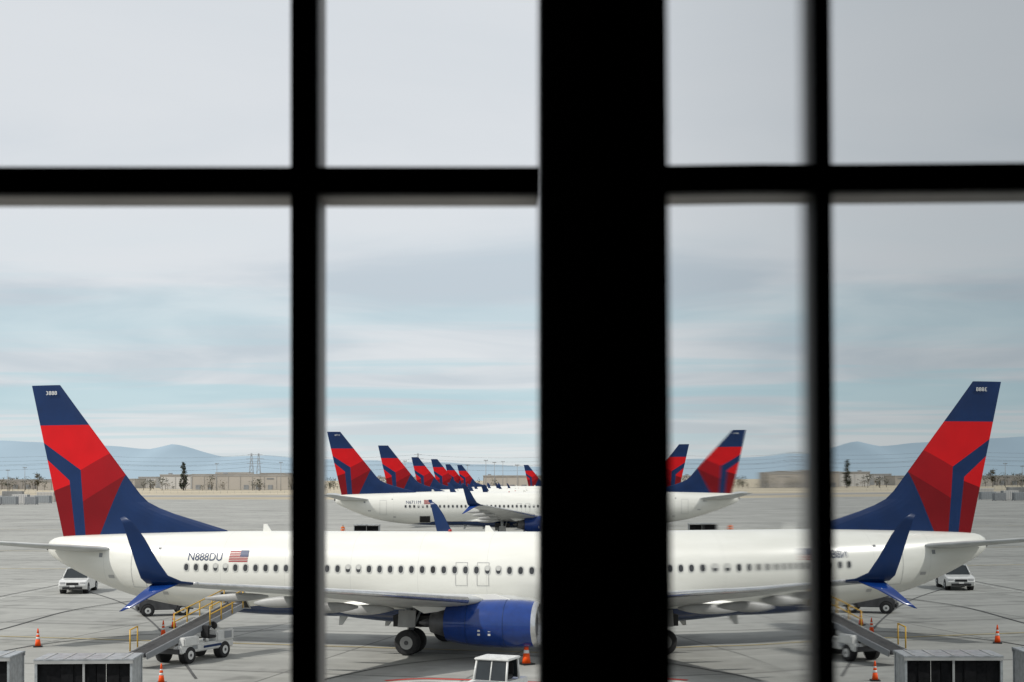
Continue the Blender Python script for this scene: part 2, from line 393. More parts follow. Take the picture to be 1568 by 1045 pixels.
def airliner(G,alpha,scale=1.0,lift=0.0,reg=None,tailno=None):
    if not CACHE:
        CACHE['fuselage']=build_fuselage(); CACHE['fuselage_details']=build_details(); CACHE['tail_fin']=build_fin()
        for s_,n in ((-1,'starboard'),(1,'port')):
            CACHE[n+'_wing']=build_wing(s_); CACHE[n+'_winglet']=build_winglet(s_); CACHE[n+'_stabilizer']=build_stab(s_); CACHE[n+'_engine']=build_engine(s_)
    e=bpy.data.objects.new('airliner',None); COL.objects.link(e)
    e.location=(G[0],G[1],lift*scale); e.rotation_euler=(0,-BETA if lift==0 else 0,rad(-alpha)); e.scale=(scale,)*3
    for k,me in CACHE.items():
        o=bpy.data.objects.new(k,me); COL.objects.link(o); o.parent=e
    key='g%.2f'%lift
    if key not in GEAR: GEAR[key]=build_gear(lift)
    o=bpy.data.objects.new('landing_gear',GEAR[key]); COL.objects.link(o); o.parent=e
    def addtext(txt,x0,x1,z0,mm,fin=False,hh=None):
        me=text_mesh(txt); xs=[v.co.x for v in me.vertices]; ys=[v.co.y for v in me.vertices]; mn,mxx=min(xs),max(xs); k=(x1-x0)/(mxx-mn)
        ky=hh/(max(ys)-min(ys)) if hh else k
        for v in me.vertices:
            X=x0+(v.co.x-mn)*k; Z=z0+(v.co.y-min(ys))*ky
            v.co=Vector((X,-(side_y(X,Z)+.018) if not fin else -0.19,Z))
        me.materials.clear(); me.materials.append(M[mm])
        o=bpy.data.objects.new('registration_lettering',me); COL.objects.link(o); o.parent=e
    if reg: addtext(reg,-11.4,-9.65,4.02,'navy',hh=.36)
    if tailno: addtext(tailno,-19.85,-19.25,12.08,'white',True,hh=.19)
    return e
airliner((GX,GY),ALPHA,1.0,0.0,'N888DU','3888')
airliner((-1.4,178),-5,1.04,0.60,'N6711M','6711')
def far(tx,ty,scale,alpha=-5,lift=0.3):
    ht=12.62*scale+lift*scale
    Z=(ht-H)*F/(735-ty); X=PX(tx,Z); a=rad(alpha)
    airliner((X+20.74*scale*math.cos(a),Z-20.74*scale*math.sin(a)),alpha,scale,lift)
far(579,682,1.04); far(630,700,1.0); far(660,703,1.0); far(682,711,1.0); far(700,712,0.98); far(802,712,1.0)

# ------------------------------------------------------------ ground vehicles
def suv(loc,rz):
    mb=MB()
    low=[(2.20,.35),(2.30,.60),(2.2,.84),(1.95,.93),(1.15,1.03),(-2.1,1.05),(-2.25,.8),(-2.25,.38),(-1.9,.28),(1.9,.28)]
    def ring(poly,y): return [Vector((p[0],y,p[1])) for p in poly]
    sh=[(p[0]*.97,p[1]*.985) for p in low]
    mb.loft([ring(sh,-.92),ring(low,-.86),ring(low,.86),ring(sh,.92)],'cwhite',False)
    cab=[(1.2,1.0),(.45,1.60),(-1.75,1.64),(-2.15,1.02)]
    B=[Vector((p[0],(.84 if p[1]<1.2 else .68),p[1])) for p in cab]
    A=[Vector((v.x,-v.y,v.z)) for v in B]
    mb.loft([A,B],'glass',False)
    mb.box((-.65,0,1.665),(2.15,1.38,.07),'cwhite',bev=.02)
    for y in (-1,1):
        for x,xt in ((1.18,.46),(-.3,-.42),(-1.30,-1.30),(-2.12,-1.74)):
            mb.cyl((x,y*.85,1.02),(xt,y*.69,1.64),.045,.045,'cwhite',6)
        for x in (1.42,-1.38):
            mb.wheel((x,y*.84,.34),.34,.22)
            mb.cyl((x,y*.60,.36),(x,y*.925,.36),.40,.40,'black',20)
        mb.box((2.2,y*.66,.74),(.16,.36,.15),'lamp',bev=.03); mb.box((-2.2,y*.74,.85),(.12,.2,.28),'redlamp',bev=.02)
        mb.box((.85,y*1.0,1.08),(.16,.18,.13),'cwhite',bev=.03)
    mb.box((2.28,0,.70),(.06,.8,.16),'black'); mb.box((2.30,0,.42),(.06,1.3,.14),'black'); mb.box((2.33,0,.55),(.02,.34,.12),'reflective')
    return mb.obj('parked_car',loc,rz)
suv((PX(114,97.5),98.5,0),rad(-84))

def cone(x,y,h=0.85,name='traffic_cone'):
    mb=MB(); r=h*.17
    mb.box((0,0,.03*h/0.85+0.002),(h*.48,h*.48,.05),'black',bev=.01)
    def rz(z): return r*(1-z/h)+.028*h*z/h
    seg=[(0.05,.42,'orange'),(.42,.54,'reflective'),(.54,.66,'orange'),(.66,.73,'reflective'),(.73,1.0,'orange')]
    for a,b,m in seg: mb.cyl((0,0,a*h),(0,0,b*h),rz(a*h),rz(b*h),m,18)
    return mb.obj(name,(x,y,0),random.random())
for (px,py,h) in ((58,991,.86),(250,975,.80),(266,962,.80),(247,1047,.76),(806,1018,1.15)):
    Z=ZG(py); cone(PX(px,Z),Z,h)

def belt_loader(p0,p1):
    L=math.hypot(p1[0]-p0[0],p1[1]-p0[1]); rz=math.atan2(p1[1]-p0[1],p1[0]-p0[0])
    mb=MB(); z0,z1=p0[2],p1[2]; a=math.atan2(z1-z0,L); S=math.hypot(L,z1-z0)
    R=Matrix.Rotation(-a,4,'Y'); c=Vector((L/2,0,(z0+z1)/2))
    mb.box(c,(S,.80,.10),'beltrub',R,bev=.03)
    for y in(-.46,.46):
        mb.box(c+Vector((0,y,-.05)),(S,.08,.26),'belly' if y>0 else 'dock',R,bev=.02)
    for x in (0,L): mb.cyl((x,-.4,z0 if x==0 else z1),(x,.4,z0 if x==0 else z1),.10,.10,'darkmetal',12)
    for i in range(1,9): mb.box(c+Vector((S*(i/9-.5)*math.cos(a),0,S*(i/9-.5)*math.sin(a)-.12)),(.08,.9,.06),'darkmetal',R)
    def P(s,y,d): return Vector((L*s,y,z0+(z1-z0)*s+d))
    for y,s0,s1,n in ((.52,.45,.98,5),(-.52,.62,.98,4)):
        for d in (.70,.36): mb.cyl(P(s0,y,d),P(s1,y,d),.028,.028,'yellow',8)
        for i in range(n):
            s=s0+(s1-s0)*i/(n-1); mb.cyl(P(s,y,-.1),P(s,y,.70),.028,.028,'yellow',8)
    mb.cyl(P(.02,.50,0),P(.02,.50,.95),.03,.03,'yellow',8); mb.cyl(P(.02,.50,.95),P(.09,.50,.95),.03,.03,'yellow',8); mb.cyl(P(.09,.50,.95),P(.09,.50,0),.03,.03,'yellow',8)
    cx=L*.55
    mb.box((cx,0,.62),(3.6,1.55,.34),'cwhite',bev=.05)
    mb.box((cx+1.2,-.55,.98),(1.2,.5,.5),'cwhite',bev=.05)
    mb.box((cx-1.1,-.6,.92),(1.0,.4,.4),'cwhite',bev=.05)
    mb.box((cx+.25,-.62,1.0),(.5,.45,.12),'black',bev=.03); mb.box((cx+.0,-.62,1.25),(.1,.45,.5),'black',bev=.03)
    mb.cyl((cx+.75,-.6,1.05),(cx+.62,-.6,1.45),.02,.02,'black',8); mb.cyl((cx+.60,-.6,1.45),(cx+.64,-.6,1.46),.17,.17,'black',14)
    for x in (cx-1.2,cx+1.15):
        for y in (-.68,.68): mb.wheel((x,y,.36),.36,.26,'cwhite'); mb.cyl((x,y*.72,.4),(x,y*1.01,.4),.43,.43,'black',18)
    mb.cyl((cx+.6,0,.7),P(.8,0,-.12),.07,.05,'metal',8); mb.cyl((cx-1.0,0,.7),P(.35,0,-.1),.08,.08,'yellow',8)
    mb.box((cx-1.83,0,.55),(.08,1.4,.22),'darkmetal',bev=.02)
    for y in (-.5,.5): mb.box((cx-1.86,y,.72),(.06,.16,.12),'lamp')
    mb.box((cx+.3,-.785,.62),(1.2,.01,.10),'navy')
    mb.box((cx-.9,-.785,.66),(.35,.01,.16),'dock'); mb.box((cx+1.35,-.812,1.0),(.5,.012,.3),'dock')
    return mb.obj('belt_loader',(p0[0],p0[1],0),rz)
belt_loader((-15.3,58.1,.60),(-12.45,64.0,2.15))

def baggage_cart(loc,rz,w=3.3):
    mb=MB(); d=1.6; h=1.9
    mb.box((0,0,.50),(w,d,.12),'alu',bev=.02); mb.box((0,0,h-.03),(w+.08,d+.08,.06),'alu',bev=.02)
    for k in range(5): mb.box((-w/2+w*(k+.5)/5,0,h+.008),(.06,d,.02),'belly')
    for y in (-d/2-.01,d/2+.01): mb.box((0,y,h-.10),(w+.04,.06,.10),'belly')
    for x in (-w/2+.04,w/2-.04):
        for y in (-d/2+.04,d/2-.04): mb.box((x,y,1.2),(.08,.08,1.3),'alu')
        mb.box((x,0,1.2),(.03,d-.18,1.3),'alu')
    for y in (-d/2+.03,d/2-.03): mb.box((0,y,1.2),(.07,.05,1.3),'belly')
    n=8
    for y in (-d/2+.12,d/2-.12):
        x=-w/2+.10
        for i in range(n):
            ww=(w-.20)/n; g=.10 if i in (5,) else .0
            mb.box((x+ww/2,y+.02*math.sin(i*2.1),1.17),(ww-g+.02,.02,1.22),'curtain',Matrix.Rotation(rad(5*math.sin(i*1.7)),4,'Z')); x+=ww
    for x in (-w/2+.55,w/2-.55):
        for y in (-.62,.62): mb.wheel((x,y,.22),.22,.14)
        mb.cyl((x,-.6,.22),(x,.6,.22),.04,.04,'darkmetal',8)
    mb.cyl((w/2,0,.42),(w/2+.9,0,.30),.04,.04,'darkmetal',8)
    mb.cyl((w/2+.9,-.0,.30),(w/2+1.0,0,.30),.09,.09,'darkmetal',10)
    return mb.obj('baggage_cart',loc,rz)
baggage_cart((PX(137,47.2),47.2,0),rad(3),3.15); baggage_cart((PX(-50,47.8),47.8,0),rad(2))
baggage_cart((PX(562,186),186,0),rad(0))

def tug(loc,rz,body='cwhite',name='baggage_tractor'):
    mb=MB()
    prof=[(1.45,.35),(1.5,.75),(1.35,.92),(.35,1.0),(-1.35,.95),(-1.45,.35)]
    def ring(y,s=1): return [Vector((p[0]*s,y,p[1])) for p in prof]
    mb.loft([ring(-.68,.98),ring(-.62),ring(.62),ring(.68,.98)],body,False)
    for x,xt in ((.42,.20),(-.75,-.72)):
        for y in(-.6,.6): mb.cyl((x,y,.95),(xt,y*.93,1.66),.04,.04,body,8)
    mb.box((-.27,0,1.69),(1.12,1.28,.08),body,bev=.03)
    mb.face([(.40,-.55,1.0),(.40,.55,1.0),(.20,.52,1.64),(.20,-.52,1.64)],'glass'); mb.face([(-.75,-.55,1.0),(-.75,.55,1.0),(-.72,.52,1.64),(-.72,-.52,1.64)],'glass')
    mb.box((-.35,0,1.05),(.5,.9,.14),'black',bev=.03); mb.box((-.6,0,1.3),(.1,.9,.4),'black',bev=.03)
    mb.cyl((.2,.25,1.0),(.02,.25,1.28),.02,.02,'black',8); mb.cyl((0.0,.25,1.27),(.03,.25,1.30),.17,.17,'black',14)
    mb.cyl((.41,0,.98),(.21,0,1.64),.025,.025,body,6)
    for x in (1.0,-.95):
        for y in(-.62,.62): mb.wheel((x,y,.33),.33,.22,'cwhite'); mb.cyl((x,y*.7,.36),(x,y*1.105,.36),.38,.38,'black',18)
    mb.box((1.52,0,.45),(.10,1.25,.22),'black',bev=.02); mb.box((-1.5,0,.45),(.12,1.2,.2),'black',bev=.02)
    for y in(-.45,.45): mb.box((1.46,y,.74),(.06,.18,.14),'lamp')
    mb.box((.85,0,1.0),(.5,.8,.03),'dock')
    return mb.obj(name,loc,rz)
tug((PX(757,47.8),48.2,0),rad(-112),'cwhite')
tug((PX(252,81.5),81.5,0),rad(-160),'darkmetal')

def worker(loc,rz):
    V=[];E=[];Rr=[]
    def v(p,r): V.append(p);Rr.append(r);return len(V)-1
    def chain(i,pts):
        for p,r in pts: j=v(p,r);E.append((i,j));i=j
        return i
    pel=v((0,0,.95),.15); chest=chain(pel,[((0,.0,1.12),.14),((0,0,1.32),.165)]); neck=chain(chest,[((0,0,1.48),.075),((0,-.01,1.56),.06)])
    chain(neck,[((0,-.02,1.63),.10),((0,-.01,1.72),.09)])
    for s in(-1,1):
        hnd=chain(chest,[((s*.18,0,1.42),.075),((s*.25,.02,1.18),.052),((s*.27,-.08,.93),.040),((s*.27,-.11,.86),.034)])
        for k in range(4): chain(hnd,[((s*(.25+.014*k),-.12-.012*k,.80),.009),((s*(.25+.014*k),-.10-.012*k,.765+.006*abs(k-1)),.008)])
        chain(hnd,[((s*.245,-.155,.83),.010),((s*.24,-.16,.80),.009)])
        f=chain(pel,[((s*.10,0,.86),.105),((s*.12,-.03,.50),.070),((s*.13,.02,.10),.050)]); chain(f,[((s*.14,-.12,.04),.045)])
    me=bpy.data.meshes.new('apron_worker'); me.from_pydata(V,E,[]); o=bpy.data.objects.new('apron_worker',me); COL.objects.link(o)
    o.modifiers.new('Skin','SKIN')
    try:
        for i,r in enumerate(Rr): me.skin_vertices[0].data[i].radius=(r,r)
        me.skin_vertices[0].data[0].use_root=True
    except Exception as ex: print('skin',ex)
    ss=o.modifiers.new('Sub','SUBSURF'); ss.levels=1; ss.render_levels=2
    m=bpy.data.materials.new('worker_clothes'); m.use_nodes=True; nt=m.node_tree; b=nt.nodes['Principled BSDF']; b.inputs['Roughness'].default_value=.8
    tc=nt.nodes.new('ShaderNodeTexCoord'); sp=nt.nodes.new('ShaderNodeSeparateXYZ'); nt.links.new(tc.outputs['Object'],sp.inputs[0])
    mr=nt.nodes.new('ShaderNodeMath'); mr.operation='DIVIDE'; mr.inputs[1].default_value=2.0; nt.links.new(sp.outputs[2],mr.inputs[0])
    cr_=nt.nodes.new('ShaderNodeValToRGB'); cr_.color_ramp.interpolation='CONSTANT'; el=cr_.color_ramp.elements
    el[0].position=0; el[0].color=(.02,.025,.04,1); el[1].position=.47; el[1].color=(.85,.16,.02,1)
    for p,c in ((.60,(.6,.6,.55,1)),(.63,(.85,.16,.02,1)),(.75,(.45,.27,.19,1)),(.845,(.03,.02,.015,1))):
        e=el.new(p); e.color=c
    nt.links.new(mr.outputs[0],cr_.inputs[0]); nt.links.new(cr_.outputs[0],b.inputs['Base Color'])
    me.materials.append(m); o.location=loc; o.rotation_euler=(0,0,rz)
worker((PX(525,190),190,0),rad(20)); worker((PX(803,196),196,0),rad(-60))

def container(loc,rz,L,h,m='alu'):
    mb=MB(); mb.box((0,0,h/2+.15),(L,2.4,h),m,bev=.05)
    n=int(L/.6)
    for i in range(n):
        x=-L/2+.3+i*.6
        for y in(-1.22,1.22): mb.box((x,y,h/2+.15),(.12,.05,h-.3),'steel')
    for x in (-L/2+.1,L/2-.1):
        for y in (-1.15,1.15): mb.box((x,y,.08),(.2,.2,.16),'darkmetal')
    mb.box((L/2+.02,0,h/2+.15),(.04,2.0,h-.3),'dock')
    mb.obj('cargo_container',loc,rz)
for px,py,L,h,m in ((-30,774,8,2.6,'alu'),(-8,773,5,2.2,'dock'),(12,773,6,2.4,'alu'),(32,772,5,2.9,'palewall'),(48,773,3.5,2.3,'steel'),(66,771,5,2.4,'alu'),(80,769,3,2.0,'tan'),(20,762,9,2.6,'dock'),(70,763,7,2.4,'palewall')):
    Z=ZG(py); container((PX(px,Z),Z,0),rad(random.uniform(-5,5)),L,h,m)

# ------------------------------------------------------------ ground
def nodes(m): return m.node_tree.nodes,m.node_tree.links
def sheet(name,x0,x1,y0,y1,z,m):
    mb=MB(); mb.face([(x0,y0,z),(x1,y0,z),(x1,y1,z),(x0,y1,z)],m); return mb.obj(name)
def concrete():
    m=bpy.data.materials.new('apron_concrete'); m.use_nodes=True; N,L=nodes(m); b=N['Principled BSDF']; b.inputs['Roughness'].default_value=.85
    tc=N.new('ShaderNodeTexCoord'); mp=N.new('ShaderNodeMapping'); mp.inputs['Rotation'].default_value=(0,0,rad(14)); L.new(tc.outputs['Object'],mp.inputs[0])
    sp=N.new('ShaderNodeSeparateXYZ'); L.new(mp.outputs[0],sp.inputs[0])
    def mth(op,a,c=None,cl=False):
        n=N.new('ShaderNodeMath'); n.operation=op; n.use_clamp=cl
        for i,v in enumerate((a,c)):
            if v is None: continue
            if isinstance(v,(int,float)): n.inputs[i].default_value=v
            else: L.new(v,n.inputs[i])
        return n.outputs[0]
    def noise(sc,det=6,scv=None):
        n=N.new('ShaderNodeTexNoise'); n.inputs['Scale'].default_value=sc; n.inputs['Detail'].default_value=det
        if scv:
            q=N.new('ShaderNodeMapping'); q.inputs['Scale'].default_value=scv; L.new(mp.outputs[0],q.inputs[0]); L.new(q.outputs[0],n.inputs['Vector'])
        else: L.new(tc.outputs['Object'],n.inputs['Vector'])
        return n.outputs[0]
    S=7.6
    fx=mth('FRACT',mth('DIVIDE',sp.outputs[0],S)); fy=mth('FRACT',mth('DIVIDE',sp.outputs[1],S))
    jx=mth('LESS_THAN',fx,.016); jy=mth('LESS_THAN',fy,.026); j=mth('MAXIMUM',jx,jy)
    cx=mth('FLOOR',mth('DIVIDE',sp.outputs[0],S)); cy=mth('FLOOR',mth('DIVIDE',sp.outputs[1],S))
    cb=N.new('ShaderNodeCombineXYZ'); L.new(cx,cb.inputs[0]); L.new(cy,cb.inputs[1]); wn=N.new('ShaderNodeTexWhiteNoise'); wn.noise_dimensions='2D'; L.new(cb.outputs[0],wn.inputs[0])
    v=mth('ADD',.79,mth('MULTIPLY',wn.outputs[0],.13))
    v=mth('ADD',v,mth('MULTIPLY',mth('SUBTRACT',noise(.06,5),.5),.60))
    v=mth('ADD',v,mth('MULTIPLY',mth('SUBTRACT',noise(1.2,8),.5),.35))
    v=mth('ADD',v,mth('MULTIPLY',mth('SUBTRACT',noise(.5,6,scv=(.06,1.6,1)),.5),.55))
    st=N.new('ShaderNodeMapRange'); st.inputs[1].default_value=.58; st.inputs[2].default_value=.72; L.new(noise(.35,7),st.inputs[0])
    v=mth('SUBTRACT',v,mth('MULTIPLY',st.outputs[0],.32))
    v=mth('MULTIPLY',v,mth('SUBTRACT',1.0,mth('MULTIPLY',j,.5)))
    v=mth('MAXIMUM',v,.1)
    mul=N.new('ShaderNodeVectorMath'); mul.operation='SCALE'; mul.inputs[0].default_value=(.340,.340,.315); L.new(v,mul.inputs[3])
    L.new(mul.outputs[0],b.inputs['Base Color']); return m
M['apron']=concrete()
M['field']=mat('dry_grass_field',(0.42,0.365,0.265),0.95,var=0.18,scale=0.012)
M['taxi']=mat('taxiway_asphalt',(0.27,0.26,0.24),0.9,var=0.1,scale=0.05)
M['paintw']=mat('white_marking',(0.62,0.62,0.58),0.7,var=0.15,scale=1)
M['paintr']=mat('red_marking',(0.50,0.05,0.035),0.7,var=0.15,scale=1)
M['painty']=mat('yellow_marking',(0.50,0.38,0.12),0.7,var=0.15,scale=1)
M['tar']=mat('tar_seam',(0.07,0.07,0.068),0.8,var=0.2,scale=1)
sheet('ground',-26000,26000,-200,26000,-.10,'field')
sheet('apron_pavement',-420,420,-60,560,0,'apron')
sheet('taxiway_pavement',-900,900,640,720,-.06,'taxi')
def strip(pts,w,m,mb,z=.008):
    for a,b in zip(pts[:-1],pts[1:]):
        a=Vector((*a,0));b=Vector((*b,0)); n=(b-a).cross(Vector((0,0,1))).normalized()*w/2
        mb.face([(p.x,p.y,z) for p in (a-n,b-n,b+n,a+n)],m)
def gp(px,py): Z=ZG(py); return (PX(px,Z),Z)
mb=MB()
def curve(ctrl,n=14):
    P=[Vector((*gp(*c),0)) for c in ctrl]; out=[]
    for i in range(len(P)-1):
        p0=P[max(i-1,0)];p1=P[i];p2=P[i+1];p3=P[min(i+2,len(P)-1)]
        for k in range(n):
            t=k/n; q=.5*((2*p1)+(p2-p0)*t+(2*p0-5*p1+4*p2-p3)*t*t+(3*p1-p0-3*p2+p3)*t**3); out.append((q.x,q.y))
    out.append((P[-1].x,P[-1].y)); return out
strip(curve([(-150,948),(0,914),(70,900),(150,884),(260,868)]),.16,'tar',mb,.008)
strip(curve([(-150,950),(0,917),(70,903),(150,887),(260,871)]),.10,'paintw',mb,.012)
strip(curve([(130,905),(190,925),(240,960),(300,1040)]),.12,'tar',mb,.016)
strip(curve([(-60,1010),(80,985),(230,972),(420,966)]),.12,'tar',mb,.020)
strip(curve([(-150,1000),(0,965),(110,935),(220,918)]),.12,'tar',mb,.028)
strip(curve([(480,1045),(600,1020),(720,1008),(860,1003)]),.10,'tar',mb,.020)
strip(curve([(590,1043),(640,1040),(700,1041),(830,1046)]),.30,'paintr',mb,.012)
strip(curve([(590,1047),(640,1044),(700,1045),(830,1050)]),.16,'paintw',mb,.016)
strip([(-80,66+18),(60,66-17)],.15,'painty',mb,.024)
for yy in (120,150,215): strip([(-90,yy+8),(90,yy-8)],.2,'painty',mb,.02)
mb.obj('pavement_markings')

# ------------------------------------------------------------ mountains
prof=[(-700,690),(-400,672),(-150,668),(0,673),(60,674),(120,682),(180,684),(230,686),(265,680),(300,687),(345,697),(380,696),(440,699),(520,703),(600,705),(700,709),(830,714),(950,706),(1100,698),(1250,690),(1400,684),(1700,676),(2200,690)]
def ph(x):
    for (a,b),(c,d) in zip(prof[:-1],prof[1:]):
        if a<=x<=c: return b+(d-b)*(x-a)/(c-a)
    return 690
D=14000; bm=bmesh.new(); rows=[]
from mathutils import noise as mn
for r in range(9):
    row=[]; f=r/8
    for k in range(260):
        px=-700+k*2900/259; X=(px-784)/F*D; hh=(735-ph(px))/F*D
        hh=hh*(f**.8)*(1+.06*mn.noise(Vector((X*.0016,r*.9,0))))+ mn.noise(Vector((X*.004,r*1.3,5)))*14*(f) if r else -5
        row.append(bm.verts.new((X,D-(1-f)*1800,hh)))
    rows.append(row)
for a,b in zip(rows[:-1],rows[1:]):
    for i in range(len(a)-1):
        f=bm.faces.new((a[i],a[i+1],b[i+1],b[i])); f.smooth=True
me=bpy.data.meshes.new('mountain_range'); bm.to_mesh(me); bm.free()
M['mount']=mat('hazy_mountain',(0.305,0.39,0.455),1.0,var=0.03,scale=0.0006,spec=0)  # aerial haze painted in as a pale blue-grey base colour
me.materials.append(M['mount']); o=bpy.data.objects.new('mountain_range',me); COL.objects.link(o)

# ------------------------------------------------------------ buildings
def warehouse(px0,px1,ytop,ybase,m,depth=40,name='warehouse',seed=0):
    rnd=random.Random(seed); Z=ZG(ybase); x0=PX(px0,Z);x1=PX(px1,Z); h=H+(735-ytop)/F*Z; w=x1-x0
    mb=MB(); mb.box((w/2,depth/2,h/2),(w,depth,h),m)
    mb.box((w/2,depth/2,h+.25),(w+.8,depth+.8,.5),'roof')
    n=max(2,int(w/9))
    for i in range(n+1):
        mb.box((w*i/n,-.12,h/2),(.25,.24,h-.3),'roof')
    for i in range(n):
        if rnd.random()<.6: mb.box((w*(i+.5)/n,-.10,1.8),(w/n*.4,.18,3.6),'dock')
        if rnd.random()<.2: mb.box((w*(i+.5)/n,-.08,h*.72),(w/n*.6,.14,1.0),'dock')
        if rnd.random()<.3: mb.box((w*(i+.5)/n,depth*rnd.uniform(.2,.7),h+1.0),(3,3,1.2),'steel')
    mb.box((w/2,-.16,h*.92),(w,.10,h*.06),'brownwall' if rnd.random()<.4 else 'roof')
    return mb.obj(name,(x0,Z,0))
warehouse(294,460,727,750,'tan',60,seed=1)
warehouse(245,292,727.5,749,'palewall',40,seed=2)
warehouse(120,206,734,748,'tan',40,seed=3)
warehouse(212,238,731,747.5,'palewall',30,'white_shed',seed=4)
warehouse(-60,52,735,749,'brownwall',50,seed=5)
warehouse(56,100,737,750.5,'tan',20,seed=6)
warehouse(-420,-90,728,750,'tan',60,seed=7)
warehouse(520,700,731,748,'palewall',40,seed=8)
warehouse(740,900,729,749,'tan',40,seed=9)
warehouse(960,1200,728,750,'tan',40,seed=10)
warehouse(330,380,724,744,'palewall',40,seed=11)
warehouse(398,440,725,745,'brownwall',40,seed=12)

# trees
def tree(mb,x,y,h,w,kind,rnd,n=90,conic=False):
    mb.cyl((x,y,0),(x,y,h*.55),h*.028,h*.012,'trunk',6)
    for k in range(4):
        a=rnd.uniform(0,6.28); mb.cyl((x,y,h*(.25+.08*k)),(x+math.cos(a)*w*.3,y+math.sin(a)*w*.3,h*(.5+.08*k)),h*.012,h*.004,'trunk',5)
    cl=[]
    for k in range(9 if n<200 else 26):
        cz=rnd.uniform(.12 if conic else .28,.96 if conic else .9); rr=(1-cz)*1.0+.08 if conic else math.sin(math.pi*min(1,max(.15,cz-.1)))*.8
        a=rnd.uniform(0,6.28); q=rnd.uniform(.1,.9)*rr*w/2
        cl.append((x+math.cos(a)*q,y+math.sin(a)*q,h*cz,w*(.10 if conic else .17)*rnd.uniform(.7,1.4)))
    for i in range(n):
        c=rnd.choice(cl); p=Vector((c[0]+rnd.gauss(0,c[3]*.6),c[1]+rnd.gauss(0,c[3]*.6),min(h,c[2]+rnd.gauss(0,c[3]*(.9 if conic else .5)))))
        s=h*(.03 if n<200 else .02)*rnd.uniform(.6,1.5); R=Matrix.Rotation(rnd.uniform(0,6.28),3,Vector((rnd.uniform(-1,1),rnd.uniform(-1,1),rnd.uniform(-1,1))).normalized())
        m=kind if rnd.random()<.6 else ('leafd' if rnd.random()<.6 else 'leafl')
        mb.face([p+R@Vector(q) for q in((-s,-s*.6,0),(s,-s*.7,0),(s*.8,s,0),(-s*.7,s*.8,0))],m)
rnd=random.Random(3); mb=MB()
for i in range(210):
    px=rnd.uniform(-450,1250); Z=rnd.uniform(1000,1420)
    if rnd.random()<.4: px=rnd.choice([20,55,110,235,300,395,520,610])+rnd.gauss(0,14)
    h=rnd.uniform(4.5,11.5); tree(mb,PX(px,Z),Z,h,h*rnd.uniform(.7,1.3),rnd.choice(['leafd','leafl','leafb','leafd']),rnd,n=70)
mb.obj('distant_trees')
mb=MB(); tree(mb,0,0,20.5,8,'leafd',rnd,n=900,conic=True); mb.obj('cypress_tree',(PX(281,1040),1040,0))
mb=MB(); tree(mb,0,0,13,8,'leafb',rnd,n=500); mb.obj('poplar_tree',(PX(57,1000),1000,0))

# power pylons & lines
def pylon(px,Y,ytop):
    h=H+(735-ytop)/F*Y; mb=MB(); r=.22; b=3.2
    for sx in(-1,1):
        for sy in(-1,1): mb.cyl((sx*b,sy*b,0),(sx*.5,sy*.5,h),r,r*.7,'steel',5)
    n=7
    for i in range(n):
        a=i/n;c=(i+1)/n; wa=b+(.5-b)*a; wc=b+(.5-b)*c
        for sy in(-1,1):
            mb.cyl((-wa,sy*wa,h*a),(wc,sy*wc,h*c),.10,.10,'steel',4); mb.cyl((wa,sy*wa,h*a),(-wc,sy*wc,h*c),.10,.10,'steel',4)
    for z,w in ((.70,5.0),(.83,5.8),(.95,4.2)): mb.box((0,0,h*z),(2*w,.4,.35),'steel')
    mb.obj('transmission_pylon',(PX(px,Y),Y,0)); return h
pys=[(-260,1500),(130,1500),(391,1500),(640,1500),(900,1500)]
for p in ((385,1500),(396,1600),(640,1500),(-260,1500),(900,1500)): pylon(p[0],p[1],694)
mb=MB()
for Y0,ytop,fr in ((1500,694,(.70,.83,.95)),(1150,706,(.80,.98))):
    hh=H+(735-ytop)/F*Y0
    for z in fr:
        for (a,_),(b,_) in zip(pys[:-1],pys[1:]):
            prev=None
            for k in range(13):
                t=k/12; X=PX(a,Y0)+(PX(b,Y0)-PX(a,Y0))*t; zz=hh*z-4*3.5*t*(1-t); p=(X,Y0-6,zz)
                if prev: mb.cyl(prev,p,.10,.10,'darkmetal',4,caps=False)
                prev=p
mb.obj('power_lines')
for px,Y,yt in ((744,900,705),(757,960,708),(770,1000,707),(792,880,712),(716,950,712),(12,950,720),(38,930,716),(160,980,712),(332,1000,710),(430,980,708),(620,930,706)):
    h=H+(735-yt)/F*Y; mb=MB(); mb.cyl((0,0,0),(0,0,h),.24,.14,'steel',8); mb.box((0,0,h-.3),(2.6,.35,.3),'steel')
    for k in (-1,0,1): mb.box((k*1.0,-.3,h+.1),(.40,.35,.35),'steel')
    mb.obj('floodlight_mast',(PX(px,Y),Y,0))
mb=MB()
for i in range(260): mb.cyl((-520+i*4,0,0),(-520+i*4,0,2.4),.05,.05,'steel',4)
for z in (.2,.8,1.4,2.0,2.4): mb.box((0,0,z),(1040,.05,.04),'steel')
mb.obj('perimeter_fence',(0,800,0))

